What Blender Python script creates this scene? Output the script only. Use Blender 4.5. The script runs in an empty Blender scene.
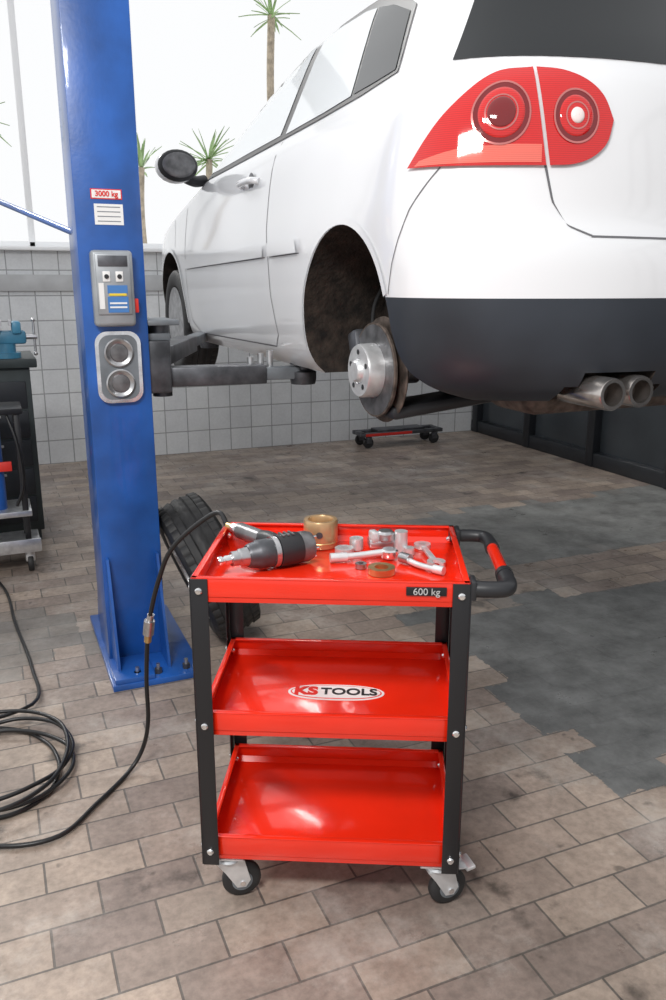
import bpy, bmesh, math, random
from mathutils import Vector, Matrix, Euler
random.seed(7)
rad = math.radians
scene = bpy.context.scene
scene.view_settings.view_transform = 'Standard'

# ------------------------------------------------------------ materials
def mat(name, col, rough=0.5, metal=0.0, coat=0.0, var=0.0, vscale=8.0, bump=0.0, bscale=60.0, spec=0.5, ribs=0.0):
    m = bpy.data.materials.new(name); m.use_nodes = True
    nt = m.node_tree; p = nt.nodes['Principled BSDF']
    c = (col[0], col[1], col[2], 1)
    p.inputs['Base Color'].default_value = c
    p.inputs['Roughness'].default_value = rough
    p.inputs['Metallic'].default_value = metal
    p.inputs['Coat Weight'].default_value = coat
    p.inputs['Coat Roughness'].default_value = 0.05
    p.inputs['Specular IOR Level'].default_value = spec
    tc = nt.nodes.new('ShaderNodeTexCoord')
    if var > 0:
        n = nt.nodes.new('ShaderNodeTexNoise'); n.inputs['Scale'].default_value = vscale
        n.inputs['Detail'].default_value = 6
        nt.links.new(tc.outputs['Object'], n.inputs['Vector'])
        r = nt.nodes.new('ShaderNodeValToRGB')
        r.color_ramp.elements[0].position = 0.3; r.color_ramp.elements[1].position = 0.7
        r.color_ramp.elements[0].color = (*[max(0, x*(1-var)) for x in col], 1)
        r.color_ramp.elements[1].color = (*[min(1, x*(1+var)) for x in col], 1)
        nt.links.new(n.outputs['Fac'], r.inputs['Fac'])
        nt.links.new(r.outputs['Color'], p.inputs['Base Color'])
    if bump > 0:
        n2 = nt.nodes.new('ShaderNodeTexNoise'); n2.inputs['Scale'].default_value = bscale
        nt.links.new(tc.outputs['Object'], n2.inputs['Vector'])
        b = nt.nodes.new('ShaderNodeBump'); b.inputs['Strength'].default_value = bump
        b.inputs['Distance'].default_value = 0.01
        nt.links.new(n2.outputs['Fac'], b.inputs['Height'])
        nt.links.new(b.outputs['Normal'], p.inputs['Normal'])
    if ribs > 0:
        wv = nt.nodes.new('ShaderNodeTexWave'); wv.inputs['Scale'].default_value = ribs; wv.bands_direction = 'Z'
        wv.inputs['Distortion'].default_value = 0
        nt.links.new(tc.outputs['Object'], wv.inputs['Vector'])
        r = nt.nodes.new('ShaderNodeValToRGB')
        r.color_ramp.elements[0].color = (*[x*.8 for x in col], 1); r.color_ramp.elements[1].color = (*[min(1, x*1.12) for x in col], 1)
        nt.links.new(wv.outputs['Fac'], r.inputs['Fac']); nt.links.new(r.outputs['Color'], p.inputs['Base Color'])
    return m

def brick_mat(name, c1, c2, mort, bw, rh, msize, offset, rough, axes='xy', dirt=0.35, bump=0.4, freq=2, patches=(), stains=False):
    m = bpy.data.materials.new(name); m.use_nodes = True
    nt = m.node_tree; p = nt.nodes['Principled BSDF']; L = nt.links
    N = lambda t: nt.nodes.new(t)
    tc = N('ShaderNodeTexCoord')
    vec = tc.outputs['Object']
    if axes != 'xy':
        s = N('ShaderNodeSeparateXYZ'); c = N('ShaderNodeCombineXYZ')
        L.new(vec, s.inputs[0])
        L.new(s.outputs[axes[0].upper()], c.inputs[0]); L.new(s.outputs[axes[1].upper()], c.inputs[1])
        vec = c.outputs[0]
    br = N('ShaderNodeTexBrick')
    br.inputs['Scale'].default_value = 1
    br.inputs['Color1'].default_value = (*c1, 1); br.inputs['Color2'].default_value = (*c2, 1)
    br.inputs['Mortar'].default_value = (*mort, 1)
    br.inputs['Brick Width'].default_value = bw; br.inputs['Row Height'].default_value = rh
    br.inputs['Mortar Size'].default_value = msize; br.inputs['Mortar Smooth'].default_value = 0.3
    br.offset = offset; br.offset_frequency = freq
    L.new(vec, br.inputs['Vector'])
    col = br.outputs['Color']
    def mixc(a, bcol, mode, fac=1.0, facsock=None):
        mx = N('ShaderNodeMix'); mx.data_type = 'RGBA'; mx.blend_type = mode
        mx.inputs['Factor'].default_value = fac
        if facsock is not None: L.new(facsock, mx.inputs['Factor'])
        L.new(a, mx.inputs['A'])
        if isinstance(bcol, tuple): mx.inputs['B'].default_value = (*bcol, 1)
        else: L.new(bcol, mx.inputs['B'])
        return mx.outputs['Result']
    def noise(sc, det=8, ro=.65, v=None):
        n = N('ShaderNodeTexNoise'); n.inputs['Scale'].default_value = sc; n.inputs['Detail'].default_value = det
        n.inputs['Roughness'].default_value = ro; L.new(v if v is not None else tc.outputs['Object'], n.inputs['Vector']); return n
    def ramp(sock, lo, hi, a, bb):
        r = N('ShaderNodeValToRGB'); r.color_ramp.elements[0].position = lo; r.color_ramp.elements[1].position = hi
        r.color_ramp.elements[0].color = (a, a, a, 1); r.color_ramp.elements[1].color = (bb, bb, bb, 1)
        L.new(sock, r.inputs['Fac']); return r.outputs['Color']
    for sc, amt, lo, hi in ((1.1, dirt*.8, .35, .65), (7.0, dirt*0.9, .3, .65), (45.0, dirt*.7, .35, .6)):
        col = mixc(col, ramp(noise(sc).outputs['Fac'], lo, hi, 1-amt, 1), 'MULTIPLY')
    if stains:
        col = mixc(col, ramp(noise(3.1, 6, .6).outputs['Fac'], .61, .68, 1, .38), 'MULTIPLY')
        col = mixc(col, ramp(noise(11, 3, .5).outputs['Fac'], .68, .73, 1, .5), 'MULTIPLY')
        col = mixc(col, (.52, .49, .45), 'MIX', facsock=ramp(noise(2.2, 10, .75).outputs['Fac'], .52, .72, 0, .6))
    if patches:
        def vm(op, a, bval=None, bsock=None):
            v = N('ShaderNodeVectorMath'); v.operation = op; L.new(a, v.inputs[0])
            if bsock is not None: L.new(bsock, v.inputs[1])
            elif bval is not None: v.inputs[1].default_value = bval
            return v.outputs[0]
        fine = vm('MULTIPLY', vm('SUBTRACT', noise(14, 6, .7).outputs['Color'], (.5, .5, .5)), (.09, .09, 0))
        v0 = vm('ADD', tc.outputs['Object'], bsock=fine)
        sn = vm('SNAP', v0, (bw/2, rh, 1))
        coarse = vm('MULTIPLY', vm('SUBTRACT', noise(3.3, 2, .5, v=sn).outputs['Color'], (.5, .5, .5)), (1.0, .55, 0))
        v1 = vm('ADD', sn, bsock=coarse)
        sp = N('ShaderNodeSeparateXYZ'); L.new(v1, sp.inputs[0])
        def ma(op, a, b):
            k = N('ShaderNodeMath'); k.operation = op
            for i, q in enumerate((a, b)):
                if isinstance(q, (int, float)): k.inputs[i].default_value = q
                else: L.new(q, k.inputs[i])
            return k.outputs[0]
        for x0, x1, y0, y1, pc, strength in patches:
            mm = ma('MINIMUM', ma('MINIMUM', ma('SUBTRACT', sp.outputs[0], x0), ma('SUBTRACT', x1, sp.outputs[0])),
                    ma('MINIMUM', ma('SUBTRACT', sp.outputs[1], y0), ma('SUBTRACT', y1, sp.outputs[1])))
            mr = N('ShaderNodeMapRange'); mr.inputs['From Min'].default_value = 0; mr.inputs['From Max'].default_value = .03
            mr.inputs['To Max'].default_value = strength
            L.new(mm, mr.inputs['Value'])
            pcol = N('ShaderNodeValToRGB'); pcol.color_ramp.elements[0].position = .35; pcol.color_ramp.elements[1].position = .68
            pcol.color_ramp.elements[0].color = (*[q*.6 for q in pc], 1); pcol.color_ramp.elements[1].color = (*[q*1.6 for q in pc], 1)
            L.new(noise(5, 12, .75).outputs['Fac'], pcol.inputs['Fac'])
            col = mixc(col, pcol.outputs['Color'], 'MIX', facsock=mr.outputs[0])
    L.new(col, p.inputs['Base Color'])
    if stains:
        L.new(ramp(noise(4, 8, .7).outputs['Fac'], .35, .65, rough-.1, rough+.22), p.inputs['Roughness'])
    else: p.inputs['Roughness'].default_value = rough
    b = N('ShaderNodeBump'); b.inputs['Strength'].default_value = bump; b.inputs['Distance'].default_value = 0.003
    b.invert = True
    L.new(br.outputs['Fac'], b.inputs['Height']); L.new(b.outputs['Normal'], p.inputs['Normal'])
    return m

M = dict(
 red=mat('red_powdercoat', (.83, .026, .007), .2, coat=.7, var=.05),
 blackpc=mat('black_powdercoat', (.012, .012, .014), .4),
 blackpl=mat('black_plastic', (.02, .021, .024), .42),
 rubber=mat('rubber', (.022, .022, .023), .6, var=.3, vscale=20),
 hose=mat('hose_rubber', (.01, .01, .011), .35),
 chrome=mat('chrome', (.80, .80, .81), .15, .95, var=.2, vscale=22),
 satin=mat('satin_chrome', (.72, .73, .74), .32, .55, var=.12, vscale=30),
 steel=mat('steel', (.50, .50, .51), .3, .95, var=.3, vscale=26),
 gun=mat('gun_grey', (.17, .17, .175), .34, .6, var=.4, vscale=24),
 darksteel=mat('dark_steel', (.10, .104, .115), .42, .6, var=.45, vscale=14),
 greym=mat('grey_painted_metal', (.18, .20, .22), .5, .2, var=.3),
 zinc=mat('zinc', (.66, .67, .68), .3, .8, var=.2, vscale=25),
 brass=mat('brass', (.62, .44, .20), .3, .9, var=.2, vscale=20),
 gold=mat('bronze_can', (.58, .38, .20), .3, .6, var=.15),
 paint=mat('car_white', (.80, .81, .83), .22, coat=1.0, var=.03, vscale=1.2),
 seam=mat('panel_gap', (.13, .13, .14), .7),
 valance=mat('valance_plastic', (.024, .029, .038), .38, var=.3, vscale=3),
 well=mat('wheel_well', (.024, .017, .013), .9, var=.8, vscale=22, bump=.6),
 gdark=mat('tinted_glass', (.012, .014, .016), .04, coat=.5, spec=.3),
 glight=mat('painted_bright_glass', (.80, .84, .86), .04, coat=1.0),  # white sky seen through the side panes, painted into their base colour
 lred=mat('lamp_red', (.60, .010, .010), .05, coat=1.0, ribs=60),
 lred2=mat('lamp_red_bright', (.90, .09, .06), .06, coat=1.0),
 lamber=mat('lamp_pale_red', (.80, .15, .11), .05, coat=1.0, ribs=70),
 ldark=mat('lamp_red_dark', (.17, .004, .006), .04, coat=1.0),
 lchrome=mat('lamp_reflector', (.85, .30, .28), .12, .9),
 lwhite=mat('lamp_clear', (.85, .72, .70), .06, coat=1.0),
 blue=mat('blue_paint', (.014, .092, .36), .34, coat=.3, var=.3, vscale=5, bump=.04),
 bluel=mat('light_blue_paint', (.05, .20, .32), .4, var=.25),
 greybox=mat('grey_cast_box', (.33, .35, .37), .45, .4, var=.2),
 white=mat('white_label', (.82, .82, .81), .5),
 redtxt=mat('red_print', (.7, .03, .02), .5),
 bluelabel=mat('blue_label', (.06, .2, .5), .5),
 yellow=mat('yellow_label', (.8, .6, .05), .5),
 rust=mat('rusted_iron', (.12, .095, .08), .7, .4, var=.6, vscale=30),
 pipe=mat('exhaust_steel', (.46, .43, .41), .22, .92, var=.35, vscale=14),
 bench=mat('bench_green_black', (.03, .04, .042), .5, var=.3),
 frame=mat('window_frame', (.93, .94, .95), .4),
 sillm=mat('sill_grey', (.50, .51, .52), .55, var=.1),
 dgrey=mat('anthracite', (.018, .021, .026), .45, var=.15),
 dglass=mat('smoky_panel', (.05, .058, .066), .2, var=.25, vscale=1.5),
 leaf=mat('leaf', (.34, .50, .22), .5, var=.3),
 trunk=mat('trunk', (.52, .44, .34), .85, var=.3, vscale=20, bump=.6),
 pave=mat('paving', (.8, .8, .8), .9, var=.05),
)

# ------------------------------------------------------------ mesh builder
class B:
    def __init__(self, name):
        self.name = name; self.bm = bmesh.new(); self.mats = []
    def mi(self, m):
        if m not in self.mats: self.mats.append(m)
        return self.mats.index(m)
    def merge(self, t, m, mx=None):
        i = self.mi(m)
        if mx is not None: bmesh.ops.transform(t, matrix=mx, verts=t.verts)
        t.verts.index_update()
        vs = [self.bm.verts.new(v.co) for v in t.verts]
        for f in t.faces:
            try:
                nf = self.bm.faces.new([vs[v.index] for v in f.verts]); nf.material_index = i; nf.smooth = True
            except ValueError: pass
        t.free()
    def box(self, c, s, m, rot=None, bev=0.0, seg=2):
        t = bmesh.new(); bmesh.ops.create_cube(t, size=1)
        bmesh.ops.scale(t, vec=Vector(s), verts=t.verts)
        if bev > 0:
            bmesh.ops.bevel(t, geom=t.edges[:], offset=bev, segments=seg, affect='EDGES', profile=.5)
        mx = Matrix.Translation(Vector(c))
        if rot is not None: mx = mx @ Euler(rot).to_matrix().to_4x4()
        self.merge(t, m, mx)
    def cyl(self, p0, p1, r, m, r2=None, seg=24):
        p0 = Vector(p0); p1 = Vector(p1); d = p1-p0
        t = bmesh.new()
        bmesh.ops.create_cone(t, cap_ends=True, segments=seg, radius1=r, radius2=r if r2 is None else r2, depth=d.length)
        mx = Matrix.Translation((p0+p1)/2) @ d.to_track_quat('Z', 'Y').to_matrix().to_4x4()
        self.merge(t, m, mx)
    def sph(self, c, r, m, rot=None, seg=20):
        t = bmesh.new(); bmesh.ops.create_uvsphere(t, u_segments=seg, v_segments=seg//2, radius=1)
        if not hasattr(r, '__len__'): r = (r, r, r)
        bmesh.ops.scale(t, vec=Vector(r), verts=t.verts)
        mx = Matrix.Translation(Vector(c))
        if rot is not None: mx = mx @ Euler(rot).to_matrix().to_4x4()
        self.merge(t, m, mx)
    def lathe(self, prof, p0, axis, m, seg=40, closed=False, rfun=None):
        q = Vector(axis).normalized().to_track_quat('Z', 'Y').to_matrix().to_4x4()
        mx = Matrix.Translation(Vector(p0)) @ q
        t = bmesh.new(); rows = []
        for j, (r, h) in enumerate(prof):
            row = []
            for i in range(seg):
                rr = r if rfun is None else rfun(i, j, r)
                a = 2*math.pi*i/seg
                row.append(t.verts.new((rr*math.cos(a), rr*math.sin(a), h)))
            rows.append(row)
        n = len(rows); rng = n if closed else n-1
        for j in range(rng):
            a = rows[j]; b = rows[(j+1) % n]
            for i in range(seg):
                k = (i+1) % seg
                t.faces.new((a[i], a[k], b[k], b[i]))
        if not closed:
            if prof[0][0] > 1e-6: t.faces.new(list(reversed(rows[0])))
            if prof[-1][0] > 1e-6: t.faces.new(rows[-1])
        bmesh.ops.remove_doubles(t, verts=t.verts, dist=1e-6)
        self.merge(t, m, mx)
    def tube(self, pts, r, m, seg=12, sub=8, smooth=True, caps=True):
        pts = [Vector(p) for p in pts]
        if smooth and len(pts) > 2:
            P = [pts[0]*2-pts[1]] + pts + [pts[-1]*2-pts[-2]]; out = []
            for i in range(1, len(P)-2):
                for k in range(sub):
                    u = k/sub; a, b, c, d = P[i-1], P[i], P[i+1], P[i+2]
                    out.append(0.5*((2*b)+(c-a)*u+(2*a-5*b+4*c-d)*u*u+(3*b-a-3*c+d)*u**3))
            out.append(pts[-1]); pts = out
        t = bmesh.new(); rows = []
        T0 = (pts[1]-pts[0]).normalized()
        N = T0.orthogonal().normalized()
        for i, p in enumerate(pts):
            T = (pts[min(i+1, len(pts)-1)]-pts[max(i-1, 0)]).normalized()
            N = (N - T*N.dot(T)).normalized(); Bn = T.cross(N)
            rows.append([t.verts.new(p+(N*math.cos(2*math.pi*k/seg)+Bn*math.sin(2*math.pi*k/seg))*r) for k in range(seg)])
        for a, b in zip(rows, rows[1:]):
            for k in range(seg):
                t.faces.new((a[k], a[(k+1) % seg], b[(k+1) % seg], b[k]))
        if caps:
            t.faces.new(list(reversed(rows[0]))); t.faces.new(rows[-1])
        self.merge(t, m)
    def prism(self, poly, vec, m):
        t = bmesh.new(); vec = Vector(vec)
        a = [t.verts.new(Vector(p)) for p in poly]; b = [t.verts.new(Vector(p)+vec) for p in poly]
        n = len(a)
        t.faces.new(list(reversed(a))); t.faces.new(b)
        for i in range(n): t.faces.new((a[i], a[(i+1) % n], b[(i+1) % n], b[i]))
        bmesh.ops.recalc_face_normals(t, faces=t.faces)
        self.merge(t, m)
    def grid(self, rows, m, flip=False):
        t = bmesh.new(); R = [[t.verts.new(p) for p in r] for r in rows]
        for a, b in zip(R, R[1:]):
            for k in range(len(a)-1):
                f = (a[k], a[k+1], b[k+1], b[k])
                t.faces.new(tuple(reversed(f)) if flip else f)
        self.merge(t, m)
    def done(self, loc=(0, 0, 0), rz=0.0, parent=None, ang=35, recalc=False):
        if recalc: bmesh.ops.recalc_face_normals(self.bm, faces=self.bm.faces)
        me = bpy.data.meshes.new(self.name); self.bm.to_mesh(me); self.bm.free()
        for m in self.mats: me.materials.append(m)
        me.set_sharp_from_angle(angle=rad(ang))
        ob = bpy.data.objects.new(self.name, me); scene.collection.objects.link(ob)
        ob.location = loc; ob.rotation_euler = (0, 0, rz)
        if parent: ob.parent = parent
        return ob

def empty(name, loc=(0, 0, 0), rz=0):
    e = bpy.data.objects.new(name, None); scene.collection.objects.link(e)
    e.location = loc; e.rotation_euler = (0, 0, rz); e.empty_display_size = .1
    return e

def text(name, s, size, loc, rot, m, parent=None, ext=.0008, bold=0.0):
    cu = bpy.data.curves.new(name, 'FONT'); cu.body = s; cu.size = size; cu.extrude = ext
    cu.align_x = 'CENTER'; cu.align_y = 'CENTER'; cu.offset = bold
    cu.materials.append(m)
    ob = bpy.data.objects.new(name, cu); scene.collection.objects.link(ob)
    ob.location = loc; ob.rotation_euler = rot
    if parent: ob.parent = parent
    return ob

# ------------------------------------------------------------ room shell
tile = brick_mat('floor_tiles', (.56, .45, .365), (.34, .27, .235), (.19, .165, .145), .25, .125, .0034, .5, .36, dirt=.36, bump=.5,
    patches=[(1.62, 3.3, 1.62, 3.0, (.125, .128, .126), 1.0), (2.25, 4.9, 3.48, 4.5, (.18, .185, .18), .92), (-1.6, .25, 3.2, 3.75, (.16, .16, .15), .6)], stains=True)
b = B('floor')
b.box((-.7, 1.8, -.05), (10.8, 10.9, .1), tile); b.done()

walltile = brick_mat('wall_tiles', (.84, .86, .87), (.78, .80, .82), (.40, .41, .42), .2, .2, .005, 0.0, .18, axes='xz', dirt=.10, bump=.5)
b = B('wall_back')
b.box((-.7, 7.3, .875), (10.8, .2, 1.75), walltile)
b.box((-.7, 7.28, 4.15), (10.8, .2, .3), M['frame'])
b.done()
b = B('trim_1'); b.box((-.7, 7.185, 1.50), (10.7, .03, .13), M['sillm'], bev=.005)
b.done()
b = B('trim_2'); b.box((-.7, 7.21, 1.765), (10.7, .24, .03), M['frame'], bev=.005); b.done()
b = B('window_1')
for x in (-5.9, -4.3, -2.7, -1.1, .42, 3.6, 4.5):
    b.box((x, 7.3, 2.89), (.05, .06, 2.22), M['frame'], bev=.006)
b.box((-.7, 7.3, 1.80), (10.6, .06, .05), M['frame'], bev=.006)
b.done()

b = B('wall_right')
b.box((4.66, 1.8, .06), (.12, 10.8, .12), M['dgrey'], bev=.008)
b.box((4.66, 1.8, .84), (.10, 10.8, .09), M['dgrey'], bev=.008)
b.box((4.66, 1.8, 1.64), (.10, 10.8, .09), M['dgrey'], bev=.008)
b.box((4.66, 1.8, 4.2), (.12, 10.8, .2), M['dgrey'], bev=.008)
for i in range(13):
    y = -3.55+i*.89
    b.box((4.65, y, 2.1), (.12, .09, 4.2), M['dgrey'], bev=.006)
b.box((4.68, 1.8, .47), (.03, 10.7, .76), M['dglass'])
b.box((4.68, 1.8, 1.24), (.03, 10.7, .76), M['dglass'])
b.done()

b = B('ground_outside'); b.box((-.7, 10.5, -.06), (14, 6.1, .1), M['pave']); b.done()

# ------------------------------------------------------------ service cart
CL = Vector((.638, 1.539, 0)); CR = rad(-26.0)
CM = Matrix.Translation(CL) @ Matrix.Rotation(CR, 4, 'Z')
def cp(x, y, z): return CM @ Vector((x, y, z))
cart = empty('tool_cart', CL, CR)
W2 = .305; DP = .43
b = B('trays')
def tray(z0, h, x0, x1, y0, y1):
    th = .004; R = M['red']; cx = (x0+x1)/2; cy = (y0+y1)/2
    b.box((cx, cy, z0+.012), (x1-x0, y1-y0, th), R, bev=.001)
    for y in (y0+th/2, y1-th/2):
        b.box((cx, y, z0+h/2), (x1-x0, th, h), R, bev=.0015)
    for x in (x0+th/2, x1-th/2):
        b.box((x, cy, z0+h/2), (th, y1-y0, h), R, bev=.0015)
    for y, s in ((y0, 1), (y1, -1)):
        b.box((cx, y+s*.007, z0+h-.002), (x1-x0, .014, .005), R, bev=.0015)
    for x, s in ((x0, 1), (x1, -1)):
        b.box((x+s*.007, cy, z0+h-.002), (.014, y1-y0, .005), R, bev=.0015)
    for y, s in ((y0, 1), (y1, -1)):
        b.box((cx, y+s*.012, z0+.018), (x1-x0-.01, .02, .003), R, rot=(rad(-45*s), 0, 0))
tray(.815, .057, -W2-.002, W2+.002, -.002, DP+.002)
tray(.478, .058, -W2+.004, W2-.004, .008, DP-.008)
tray(.138, .062, -W2+.004, W2-.004, .008, DP-.008)
b.done(parent=cart)
b = B('legs')
for sx in (-1, 1):
    for yy, sy in ((0, 1), (DP, -1)):
        x = sx*W2
        zc = .5; hh = .74
        off = -.004 if sy > 0 else .004
        b.box((x-sx*.017, yy+off, zc), (.038, .003, hh), M['blackpc'], bev=.0008)
        b.box((x+sx*.004, yy+sy*.019, zc), (.003, .046, hh), M['blackpc'], bev=.0008)
        for z in (.842, .508, .168):
            yb = yy+off-sy*.0015
            b.lathe([(0.0085, 0), (.0085, .003), (.006, .006), (0, .007)], (x-sx*.016, yb, z), (0, -sy, 0), M['chrome'], seg=14)
            b.lathe([(0.0085, 0), (.0085, .003), (.006, .006), (0, .007)], (x+sx*.0055, yy+sy*.02, z), (sx, 0, 0), M['chrome'], seg=14)
            b.lathe([(0.008, 0), (.008, .004), (.004, .008), (0, .008)], (x-sx*.012, yy+sy*.05, z+.008), (-sx, 0, 0), M['chrome'], seg=12)
b.done(parent=cart)
def caster(name, x, y, brake, yaw):
    b = B(name); R = Matrix.Rotation(yaw, 3, 'Z')
    def q(px, py, pz): v = R @ Vector((px, py, 0)); return (x+v.x, y+v.y, pz)
    b.box((x, y, .134), (.085, .075, .004), M['zinc'], bev=.001)
    b.cyl((x, y, .12), (x, y, .134), .026, M['zinc'])
    b.lathe([(.03, 0), (.034, .006), (.03, .012)], (x, y, .112), (0, 0, 1), M['zinc'], seg=24)
    for s in (-1, 1):
        P = [q(s*.020, -.032, .114), q(s*.020, .036, .114), q(s*.020, .050, .055), q(s*.020, .038, .036), q(s*.020, .016, .038), q(s*.020, -.012, .085)]
        v = R @ Vector((s*.003, 0, 0))
        b.prism(P, v, M['satin'])
    v = R @ Vector((1, 0, 0))
    c = Vector(q(0, .03, .049))
    b.box(q(0, -.0, .113), (.044, .062, .004), M['satin'], rot=(0, 0, yaw))
    b.lathe([(.012, -.015), (.036, -.014), (.044, -.011), (.049, -.006), (.049, .006), (.044, .011), (.036, .014), (.012, .015)], c, v, M['rubber'], seg=36)
    b.lathe([(.010, -.018), (.026, -.0165), (.026, .0165), (.010, .018)], c, v, M['greym'], seg=24)
    b.cyl(c-v*.026, c+v*.026, .007, M['chrome'], seg=12)
    if brake:
        b.box(q(0, .05, .108), (.048, .05, .004), M['satin'], rot=(rad(-12), 0, yaw), bev=.001)
        b.box(q(0, .083, .100), (.05, .026, .010), M['satin'], rot=(rad(10), 0, yaw), bev=.003)
        b.box(q(.0, .062, .094), (.02, .03, .012), M['darksteel'], rot=(0, 0, yaw), bev=.003)
    return b.done(parent=cart)
caster('caster_1', -.255, .045, False, rad(-72))
caster('caster_2', .262, .045, True, rad(-68))
caster('caster_3', -.25, .385, False, rad(160))
caster('caster_4', .25, .385, False, rad(170))
b = B('handle')
hx = W2
b.tube([(hx-.01, .40, .853), (hx+.045, .405, .853), (hx+.078, .395, .853), (hx+.088, .36, .853), (hx+.089, .31, .853)], .0165, M['blackpl'], seg=16)
b.tube([(hx+.089, .31, .853), (hx+.091, .09, .853)], .0150, M['red'], seg=16, smooth=False)
b.tube([(hx+.091, .10, .853), (hx+.092, .05, .853), (hx+.082, .020, .853), (hx+.045, .012, .853), (hx-.002, .016, .853)], .0185, M['blackpl'], seg=16)
b.cyl((hx+.091, .115, .853), (hx+.091, .095, .853), .0205, M['blackpl'])
b.cyl((hx+.089, .315, .853), (hx+.089, .295, .853), .0185, M['blackpl'])
b.box((hx+.01, .02, .853), (.012, .05, .045), M['blackpl'], bev=.004)
b.box((hx+.01, .40, .853), (.012, .05, .045), M['blackpl'], bev=.004)
b.done(parent=cart)
b = B('badge')
t = [(.118*math.cos(a)*(abs(math.cos(a))**-.25 if abs(math.cos(a)) > .01 else 1), .036*math.sin(a)) for a in [2*math.pi*i/48 for i in range(48)]]
b.prism([(.005+x*1.04, .20+y*1.12, .4925) for x, y in t], (0, 0, .0008), M['white'])
b.prism([(.005+x*.985, .20+y*.95, .4934) for x, y in t], (0, 0, .0005), M['redtxt'])
b.prism([(.005+x*.955, .20+y*.86, .494) for x, y in t], (0, 0, .0005), M['white'])
b.box((.212, -.005, .852), (.088, .003, .020), M['blackpc'], bev=.001)
b.done(parent=cart)
text('badge_text_a', 'KS', .054, (-.072, .20, .4952), (0, 0, 0), M['redtxt'], cart, bold=.0025)
text('badge_text_b', 'TOOLS', .045, (.038, .20, .4952), (0, 0, 0), M['blackpc'], cart, bold=.001)
text('badge_text_c', '600 kg', .022, (.212, -.0085, .852), (rad(90), 0, 0), M['satin'], cart)

# ------------------------------------------------------------ tools in the top tray
TZ = .8305
b = B('impact_wrench')
ax = Vector((.19, .125, 0)).normalized(); n0 = Vector((-.268, .112, TZ+.040))
b.lathe([(.0, 0), (.009, 0), (.011, .003), (.011, .010), (.0085, .012), (.0085, .016), (.011, .018), (.011, .034), (.0, .034)], n0, ax, M['chrome'], seg=24)
b.lathe([(.0, .034), (.017, .034), (.018, .037), (.018, .052), (.021, .055), (.023, .075), (.0, .075)], n0, ax, M['steel'], seg=32)
b.lathe([(.0, .075), (.026, .075), (.029, .08), (.033, .10), (.035, .103), (.035, .138), (0, .138)], n0, ax, M['darksteel'], seg=36)
b.lathe([(0, .138), (.038, .138), (.0385, .141), (.0385, .150), (.037, .152), (0, .152)], n0, ax, M['steel'], seg=36)
b.lathe([(0, .152), (.040, .153), (.0405, .156), (.0405, .205), (.038, .213), (0, .213)], n0, ax, M['blackpl'], seg=36)
b.lathe([(0, .213), (.0385, .213), (.0385, .232), (.034, .246), (.022, .25), (0, .25)], n0, ax, M['gun'], seg=36)
for k in range(6):
    a = k*math.pi/3
    side = ax.cross(Vector((0, 0, 1))); off = side*math.cos(a)*.029+Vector((0, 0, 1))*math.sin(a)*.029
    b.cyl(n0+ax*.24+off, n0+ax*.254+off, .004, M['chrome'], seg=10)
for k in (-1, 0, 1):   # cooling ribs on top
    b.box(n0+ax*(.180+.013*k)+Vector((0, 0, .0405)), (.006, .03, .004), M['gun'], rot=(0, 0, math.atan2(ax.y, ax.x)), bev=.001)
hs = n0+ax*.175+Vector((0, 0, .006)); he = Vector((-.262, .352, TZ+.045))
b.tube([hs, hs.lerp(he, .3)+Vector((0, 0, .006)), hs.lerp(he, .5)], .0205, M['blackpl'], seg=20)
b.tube([hs.lerp(he, .45), hs.lerp(he, .7), hs.lerp(he, .93)], .0215, M['gun'], seg=20)
hd = (he-hs).normalized()
b.cyl(hs.lerp(he, .93), he, .018, M['steel'])
b.cyl(he, he+hd*.02, .013, M['steel'], seg=6); b.cyl(he+hd*.02, he+hd*.045, .010, M['brass'], seg=16)
b.box(hs.lerp(he, .34)+Vector((-.016, -.022, 0)), (.036, .016, .014), M['chrome'], rot=(0, 0, rad(140)), bev=.004)
hose_start = he+hd*.047
b.done(loc=CL, rz=CR)

b = B('bearing_sleeve')
c = (-.045, .372, TZ)
b.lathe([(.034, 0), (.044, 0), (.045, .003), (.045, .068), (.043, .072), (.034, .072), (.032, .068), (.032, .003)], c, (0, 0, 1), M['gold'], seg=48, closed=True)
b.lathe([(.0452, .012), (.0462, .014), (.0452, .016)], c, (0, 0, 1), M['brass'], seg=48)
b.lathe([(.007, .0), (.009, .002), (.0, .003)], (-.045, .372-.045, TZ+.04), (0, -1, 0), M['darksteel'], seg=16)
b.done(loc=CL, rz=CR)

def P(x, y, z=0): return Vector((x, y, TZ+z))
b = B('ball_joint_puller')
b.cyl(P(.09, .365, .016), P(.17, .378, .016), .014, M['satin']); b.cyl(P(.105, .367, .018), P(.125, .371, .018), .018, M['chrome'], seg=6)
b.cyl(P(.165, .33, .0), P(.165, .33, .055), .017, M['satin']); b.lathe([(.02, 0), (.024, .004), (.024, .02), (.018, .026)], P(.125, .335, .028), (0, 0, 1), M['steel'], seg=24)
b.box(P(.12, .345, .02), (.08, .045, .024), M['steel'], rot=(0, 0, rad(10)), bev=.006)
b.box(P(.095, .33, .04), (.02, .03, .03), M['satin'], rot=(0, 0, rad(25)), bev=.005)
b.done(loc=CL, rz=CR)
b = B('ratchet_wrench')
b.tube([P(-.005, .235, .012), P(.06, .252, .014), P(.12, .268, .018)], .0085, M['satin'], seg=14)
b.lathe([(.0, 0), (.02, 0), (.022, .004), (.022, .018), (.018, .022), (0, .022)], P(.135, .272, .004), (0, 0, 1), M['chrome'], seg=28)
b.tube([P(-.012, .233, .012), P(.03, .244, .012)], .012, M['satin'], seg=14, smooth=False)
b.done(loc=CL, rz=CR)
b = B('socket_extension')
b.tube([P(.175, .235, .012), P(.205, .20, .010), P(.248, .165, .010)], .0075, M['satin'], seg=14)
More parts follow.
